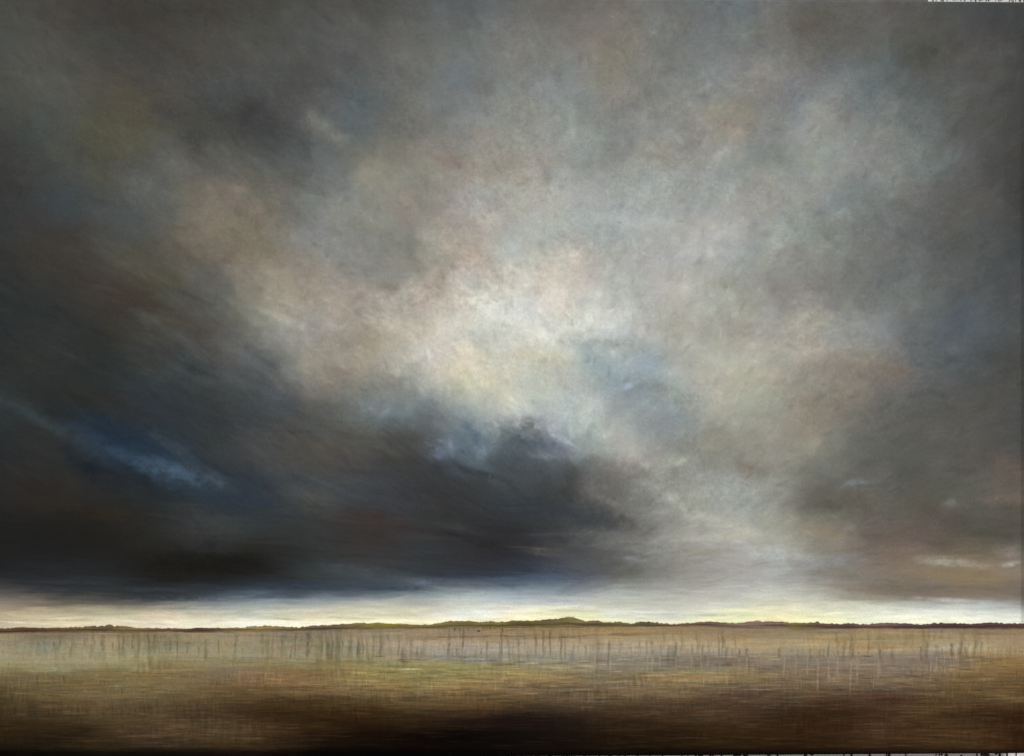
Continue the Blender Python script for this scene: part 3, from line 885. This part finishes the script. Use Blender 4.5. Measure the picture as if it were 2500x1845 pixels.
DK, GR, BR, PL, GY = '635839', '575939', '665036', 'a39a84', '605c4c'
TREES = [
 (20,1546,1578,2.5,BR,.35,0),(38,1548,1580,2.5,DK,.45,-3),(62,1548,1562,3,BR,.4,-4),(95,1562,1602,5,GR,.35,0),(108,1560,1598,4,GR,.4,1),(128,1562,1594,4,GR,.5,0),(148,1548,1594,5,GR,.6,-9),
 (247,1545,1594,6,GR,.8,-1),(270,1566,1590,3.5,GR,.75,1),(285,1545,1590,4,GR,.75,0),(298,1548,1606,3.5,GR,.7,-4),(321,1542,1590,4.5,GR,.85,-4),
 (355,1543,1596,5,GR,.75,5),(374,1543,1596,5,GR,.8,-13),(361,1580,1626,7,GR,.45,-2),(387,1545,1602,3,GR,.55,-4),(397,1545,1592,3,GR,.55,0),(411,1550,1600,4,GR,.6,-5),(426,1543,1612,3.5,GR,.8,0),
 (451,1565,1602,3.5,GR,.6,-1),(479,1576,1604,3.5,GR,.6,-1),(495,1556,1616,6,GR,.6,0),(526,1558,1610,4.5,GR,.5,0),(570,1540,1616,7,GR,.65,-7),(585,1578,1606,3,GR,.35,0),(561,1606,1650,5,GR,.35,0),
 (632,1540,1606,7,GR,.5,0),(643,1555,1632,8,GR,.5,0),(658,1562,1606,4,GR,.65,-4),(683,1542,1616,9,GR,.55,0),(701,1584,1608,3.5,GR,.6,-1),(711,1542,1604,3,GR,.6,0),(744,1537,1616,6,'48503a',.9,-4),
 (765,1540,1640,13,GR,.45,1),(776,1540,1600,5,GR,.45,-2),(787,1560,1600,4,GR,.45,0),(815,1542,1636,10,GR,.55,-1),(826,1562,1600,3.5,GR,.6,-2),(844,1558,1604,6,GR,.65,-2),(866,1552,1598,5,GR,.5,-5),(886,1552,1616,4.5,GR,.5,0),(903,1540,1626,6,GR,.55,-6),(926,1545,1640,3.5,GR,.35,0),
 (992,1555,1620,6,BR,.5,0),(1029,1552,1620,7,BR,.4,-12),(1017,1575,1628,5,DK,.4,0),(1085,1530,1616,4.5,'5a5038',.8,-2),(1103,1568,1602,3.5,DK,.5,0),(1119,1532,1600,5,'544a34',.85,-1),(1116,1598,1640,3.5,DK,.45,0),(1154,1570,1614,4,DK,.35,0),(1163,1578,1598,4.5,BR,.7,0),(1177,1562,1616,5.5,GY,.6,0),(1214,1530,1616,4.5,'5a5038',.8,-3),(1208,1560,1612,3,GY,.45,0),
 (1256,1562,1606,5,GY,.5,-1),(1297,1552,1604,4,'655c48',.7,-2),(1315,1532,1608,4.5,'60553c',.85,0),(1332,1532,1604,4.5,'5c5140',.85,-1),(1319,1576,1600,2.5,DK,.6,0),(1367,1545,1620,3.5,'6a5c40',.7,1),(1401,1574,1596,2.5,BR,.35,0),(1419,1568,1600,3.5,BR,.45,0),(1433,1566,1614,10,'7a6e58',.4,0),(1449,1558,1650,4.5,'665d4e',.6,-1),(1477,1556,1628,4.5,'5a5240',.8,-3),(1504,1560,1602,4.5,DK,.35,0),(1530,1566,1616,5,DK,.4,0),(1550,1558,1600,3.5,BR,.4,0),(1569,1558,1602,4,DK,.55,0),(1581,1558,1604,5,DK,.5,2),(1603,1568,1602,4.5,DK,.4,0),(1641,1564,1602,4,'5f5844',.6,-2),(1681,1568,1602,4,DK,.4,0),(1706,1564,1606,4.5,DK,.5,0),(1721,1560,1602,4,DK,.4,0),(1747,1576,1626,3.5,'5f5848',.65,-1),(1778,1582,1612,4,DK,.4,0),(1797,1580,1606,4,'5b5342',.75,0),(1815,1580,1606,4.5,'5b5342',.75,0),
 (1893,1580,1606,4.5,'5b5342',.75,0),(1940,1584,1604,3,DK,.5,0),(1971,1580,1612,4.5,'5b5342',.75,0),(1994,1582,1604,3,DK,.5,-1),(2003,1582,1606,3,DK,.5,0),(2038,1584,1604,3.5,DK,.5,0),(2076,1580,1606,5,'57503e',.8,0),(2089,1588,1612,3.5,DK,.55,0),(2142,1582,1610,4,'57503e',.75,0),(2245,1574,1612,5.5,'5c5244',.8,0),(2283,1568,1604,5,'6f6450',.75,0),(2296,1576,1598,3,'6f6450',.6,0),(2321,1566,1610,6,'5f564c',.85,0),(2338,1576,1600,3,'776b50',.6,0),(2356,1576,1600,4.5,'6f644c',.75,0),(2373,1578,1596,3,'776b50',.6,0),(2411,1574,1600,3.5,'84744e',.6,0),
]
TREES.sort(key=lambda t: -t[5]*t[3]*(t[2]-t[1]))
def tree_run(t):
    x, y0, y1, w, h, al, ln = t
    return run(x, y0, y1, w*1.6, h, min(.8, al*0.66), ln, crown=(0.8 if (int(x) % 3 == 0 and w < 5) else 0.2))
for t_ in TREES[:100]:
    tree_run(t_)
rest = [tree_run(t_) for t_ in TREES[100:]]
if rest:                                     # the faintest few, as one part
    bm = bmesh.new()
    me = bpy.data.meshes.new('faint_paint_runs')
    vs, fs, cs, off = [], [], [], 0
    for o in rest:
        m_ = o.data
        vs += [v.co[:] for v in m_.vertices]; fs += [tuple(i+off for i in p.vertices) for p in m_.polygons]
        cs += [c.color[:] for c in m_.color_attributes['pigment'].data]; off += len(m_.vertices)
        bpy.data.objects.remove(o)
    me.from_pydata(vs, [], fs)
    a_ = me.color_attributes.new('pigment', 'FLOAT_COLOR', 'POINT')
    a_.data.foreach_set('color', np.array(cs, dtype=np.float32).reshape(-1))
    tag(link('faint_paint_runs', me, M_STROKE, painting), kind='stuff')

PALE = [(1569,1604,1636,3.5),(1580,1604,1640,4.5),(1600,1604,1632,6),(1640,1602,1634,4),(1677,1606,1630,3.5),(1702,1604,1634,3.5),(1718,1602,1626,3),(1747,1600,1622,2.5),(1795,1606,1642,3.5),(1813,1604,1640,4),
 (1906,1600,1652,4),(1934,1602,1642,4),(1962,1604,1646,3),(1990,1606,1690,5),(2015,1604,1668,5),(2037,1604,1648,5),(2070,1606,1694,4),(2087,1602,1668,6),(2139,1600,1652,6),(2270,1600,1626,3),(2284,1600,1628,3),(2303,1602,1622,3.5),(2336,1600,1616,3),
 (1440,1600,1640,3),(1478,1608,1650,3),(815,1630,1660,3),(640,1640,1668,3),(2128,1640,1680,3),(2160,1722,1770,2),(2175,1760,1800,2),(2268,1630,1670,2.5)]
for (x, y0, y1, w) in PALE:
    run(x, y0-4, y1+6, w*1.35, PL if y0 < 1700 else '6a4a2a', .42 if y0 < 1620 else .3, random.Random(int(x)).uniform(-3, 1), 'pale_paint_run', 0.0)

# small dark dabs below the ridge (a scratched fence line)
for (x, y, w, hgt, h) in ((1100,1534,4,11,'4a3f2c'),(1110,1534,3,10,'4a3f2c'),(1121,1535,3,9,'5a4c34'),(1130,1534,3,10,'5a4c34'),(1157,1539,6,5,'3a3023'),(1168,1532,3,12,'5a4c34'),(1186,1533,6,5,'4f4630'),(1215,1535,4,13,'42392a')):
    run(x, y-hgt/2, y+hgt/2, w, h, .95, 0, 'paint_dab', 0, .05, .1)
for (x0, x1, y, h) in ((1150, 1240, 1530, '5a4f38'), (1170, 1215, 1534, '5a4f38'), (1205, 1250, 1536, '6a5c40')):
    n = 40
    xs = np.linspace(x0, x1, n)[None, :]; s = np.linspace(-1, 1, 5)[:, None]
    Xs = xs+0*s; Ys = y+0.8*vnoise(xs/9, xs*0, 331)+s*1.0
    F = field_colour_at(Xs, Ys); a = (0.75*(1-0.6*s*s)*np.clip(0.6+0.9*vnoise(xs/7, xs*0, 333), 0, 1))[..., None]
    V = to_local(Xs, Ys, 0.00005+0.0002*(1-s*s)+0*xs)
    link('paint_dab', grid_mesh('paint_dab', V, lin(F*(1-a)+np.array(hx(h))*a)), M_STROKE, painting)

# ---------------- the studio wall, floor ----------------
def wall_panel(x0, x1):
    pass
bm = bmesh.new()
# boards with narrow joints
xw = -3.2
k = 0
while xw < 3.2:
    wd = 0.30
    box_bm(bm, xw, xw+wd-0.003, DEPTH+0.012, DEPTH+0.034, 0.0, 3.2, 0.0015)
    xw += wd
box_bm(bm, -3.25, 3.25, DEPTH+0.036, DEPTH+0.12, 0.0, 3.2)
wall = bm_obj('wall', bm, M_WALL)
tag(wall, 'pale grey boarded studio wall spattered with dark drips behind the painting', 'wall')
YW = DEPTH+0.012

def px(x, y):      # sheet -> wall, for marks that show just outside the canvas
    u, v = unsheet(x, y)
    k = (1.70+YW)/1.70
    return (float(u)-0.5)*CW*k, ZC+(0.5-float(v))*CH*k

def drip(x, ztop, length, w, mat, blob=0.0):
    bm = bmesh.new(); m = 16; n = 8
    rs = random.Random(int(x*1000))
    rows = []
    for i in range(m):
        t = i/(m-1)
        z = ztop-length*t
        hw = w/2*(1.0-0.35*t+0.12*math.sin(i*1.3+rs.random()*6))
        if t > .85: hw *= 1.0+0.5*math.sin((t-.85)/.15*math.pi)
        if i == 0 or i == m-1: hw *= .35
        if t < .12: hw *= 1+blob*(1-t/.12)
        row = []
        for j in range(n):
            s = -1+2*j/(n-1)
            row.append(bm.verts.new((x+s*hw+0.0012*math.sin(i*.8), YW-0.0004-0.0016*(1-s*s), z)))
        rows.append(row)
    for i in range(m-1):
        for j in range(n-1):
            bm.faces.new((rows[i][j], rows[i+1][j], rows[i+1][j+1], rows[i][j+1]))
    for f in bm.faces: f.smooth = True
    return bm_obj('paint_drip', bm, mat, wall)

M_DRIPC = simple_mat('grey_green_dried_paint', (0.11, 0.12, 0.09), 0.55, 40, 0.5)
for (x, w, mt) in ((1262,3,0),(1300,4,0),(1330,7,0),(1365,4,0),(1384,3,0),(1415,5,1),(1452,4,0),(1478,8,0),(1500,3,2),(1514,6,0),(1545,7,2),(1575,5,2),(1607,4,0),(1655,4,0),(1668,3,0),(1688,5,0),(1700,12,0),(1731,4,0),(1752,3,0),(1790,17,0),(1811,13,0),
                   (1868,10,2),(1890,4,0),(2072,5,0),(2117,5,0),(2158,3,0),(2165,7,0),(2282,2,0),(2383,3,0),(2405,8,0),(2440,6,0),(2458,4,0),(2290,2,0),(2480,2,0),
                   (300,6,0),(520,4,1),(760,7,0),(980,5,0),(1150,6,2)):
    X0, Z0 = px(x, 1825)
    drip(X0, Z0+0.01, random.uniform(.12, .6), w*0.00070, (M_DRIP, M_DRIPB, M_DRIPC)[mt], blob=0.6)

# scribbled brush marks and splashes above the upper right corner of the canvas
def blob_marks(name, x, z, r, mat, seed):
    rs = random.Random(seed); bm = bmesh.new()
    c = bm.verts.new((x, YW-0.0018, z)); ring_ = []
    n = 14
    for i in range(n):
        a_ = 2*math.pi*i/n; rr = r*rs.uniform(.55, 1.25)
        ring_.append(bm.verts.new((x+rr*math.cos(a_), YW-0.0003, z+rr*math.sin(a_))))
    for i in range(n):
        bm.faces.new((c, ring_[i], ring_[(i+1) % n]))
    return bm_obj(name, bm, mat, wall)
for (x, y, r) in ((1960,1842,.004),(1975,1840,.003),(2055,1841,.002),(2297,1841,.002),(2308,1842,.003),(2398,1839,.005),(2410,1842,.004),(2432,1838,.003),(2345,1843,.002),(1725,1843,.003)):
    X0, Z0 = px(x, y)
    blob_marks('paint_splash', X0, Z0, r, M_DRIP, int(x))
def scribble(x0, x1, yb, seed):
    rs = random.Random(seed); n = 60
    pts = []
    for i in range(n):
        t = i/(n-1)
        X0, Z0 = px(x0+(x1-x0)*t, yb-abs(10*math.sin(i*1.9+rs.random()*2))-2+rs.uniform(-3, 3))
        pts.append((X0, Z0))
    bm = bmesh.new(); prev = None
    for i, (X0, Z0) in enumerate(pts):
        w = 0.0009*rs.uniform(.5, 1.5)
        row = [bm.verts.new((X0, YW-.0003, Z0-w)), bm.verts.new((X0, YW-.0012, Z0)), bm.verts.new((X0, YW-.0003, Z0+w))]
        if prev:
            for j in (0, 1): bm.faces.new((prev[j], row[j], row[j+1], prev[j+1]))
        prev = row
    return bm_obj('brush_scribble', bm, M_DRIP, wall)
# grey band added on the wall, standing in for the lit canvas rim
bm = bmesh.new(); rows = []
for i in range(60):
    t = i/59; xx = 1380+(2262-1380)*t
    a_ = px(xx, 30); b_ = px(xx, -8-(34*math.sin(math.pi*t)**.5)-14*abs(float(vnoise(np.array([i*.37]), np.array([.5]), 401)[0]))-7*random.random())
    rows.append((bm.verts.new((a_[0], YW-.0004, a_[1])), bm.verts.new((a_[0], YW-.0014, (a_[1]+b_[1])/2)), bm.verts.new((b_[0], YW-.0004, b_[1]))))
for i in range(59):
    for j in (0, 1): bm.faces.new((rows[i][j], rows[i+1][j], rows[i+1][j+1], rows[i][j+1]))
M_RIM_FLICK = simple_mat('grey_rim_and_flicks', (0.115, 0.115, 0.11), 0.7, 50, 0.4)
bm_obj('rim_band', bm, M_RIM_FLICK, wall)
for i, (x0, x1, yb) in enumerate(((2270, 2340, 6), (2330, 2420, 6), (2370, 2450, 4), (2430, 2520, 6), (2480, 2580, 2), (2300, 2600, -20), (2350, 2560, -35))):
    scribble(x0, x1, yb, 40+i)

# flicks of paint all round the canvas
rs_ = random.Random(77)
for i in range(70):
    X0 = rs_.uniform(-1.35, 1.35); Z0 = ZC+rs_.uniform(-1.05, 1.0)
    if abs(X0) < CW/2+.05 and abs(Z0-ZC) < CH/2+.06: continue
    blob_marks('paint_splash', X0, Z0, rs_.uniform(.0015, .009), rs_.choice((M_DRIP, M_DRIPB, M_DRIPC, M_RIM_FLICK)), 900+i)
# bracket the canvas hangs from (behind it)
for sx in (-0.6, 0.6):
    bm = bmesh.new()
    box_bm(bm, sx-.03, sx+.03, DEPTH-.001, DEPTH+.0115, ZC+CH/2-.075, ZC+CH/2-.055, .001)
    box_bm(bm, sx-.008, sx+.008, DEPTH+.001, DEPTH+.0115, ZC+CH/2-.054, ZC+CH/2-.03, .001)
    b_ = bm_obj('hanging_bracket', bm, M_NAIL, wall)

bm = bmesh.new(); box_bm(bm, -30, 30, -30, 6, -0.1, 0.0)
floor = bm_obj('floor', bm, M_FLOOR); tag(floor, kind='structure')

# ---------------- light ----------------
EL, AZ = math.radians(38), math.radians(28)          # high, from the front right
w = bpy.data.worlds.new('World'); sc.world = w; w.use_nodes = True
nt = w.node_tree
sk = nt.nodes.new('ShaderNodeTexSky'); sk.sky_type = 'NISHITA'; sk.sun_disc = False
sk.sun_elevation = EL; sk.sun_rotation = math.pi-AZ
nt.links.new(sk.outputs['Color'], nt.nodes['Background'].inputs['Color'])
nt.nodes['Background'].inputs['Strength'].default_value = 0.08
sd = bpy.data.lights.new('sun', 'SUN'); sd.energy = 1.5; sd.angle = math.radians(14); sd.color = (1.0, 0.93, 0.84)
so = bpy.data.objects.new('sun', sd); COL.objects.link(so)
dirv = Vector((math.sin(AZ)*math.cos(EL), -math.cos(AZ)*math.cos(EL), math.sin(EL)))   # towards the sun
so.rotation_euler = dirv.to_track_quat('Z', 'Y').to_euler()
so.location = dirv*10

# ---------------- camera ----------------
cam = bpy.data.cameras.new('camera'); co = bpy.data.objects.new('camera', cam); COL.objects.link(co)
cam.sensor_width = 36; cam.lens = 35; cam.clip_end = 500; cam.clip_start = 0.01
px_, py_, pz_, yw, pt, rl = [-0.03137211154812368, -1.7004592677720232, 0.0035946700227632872, -0.018266979470409575, -0.002113492323345395, -0.0005323653617620649]
R = Matrix.Rotation(yw, 3, 'Z') @ Matrix.Rotation(pt, 3, 'X') @ Matrix.Rotation(rl, 3, 'Y')
right, fwd, up = R.col[0], R.col[1], R.col[2]
Mx = Matrix(((right.x, up.x, -fwd.x, px_), (right.y, up.y, -fwd.y, py_), (right.z, up.z, -fwd.z, pz_+ZC), (0, 0, 0, 1)))
co.matrix_world = Mx
sc.camera = co
sc.view_settings.view_transform = 'Standard'; sc.view_settings.look = 'None'
sc.view_settings.gamma = 1.0; sc.view_settings.use_curve_mapping = False
sc.view_settings.exposure = 0.70
sc.render.engine = 'CYCLES'
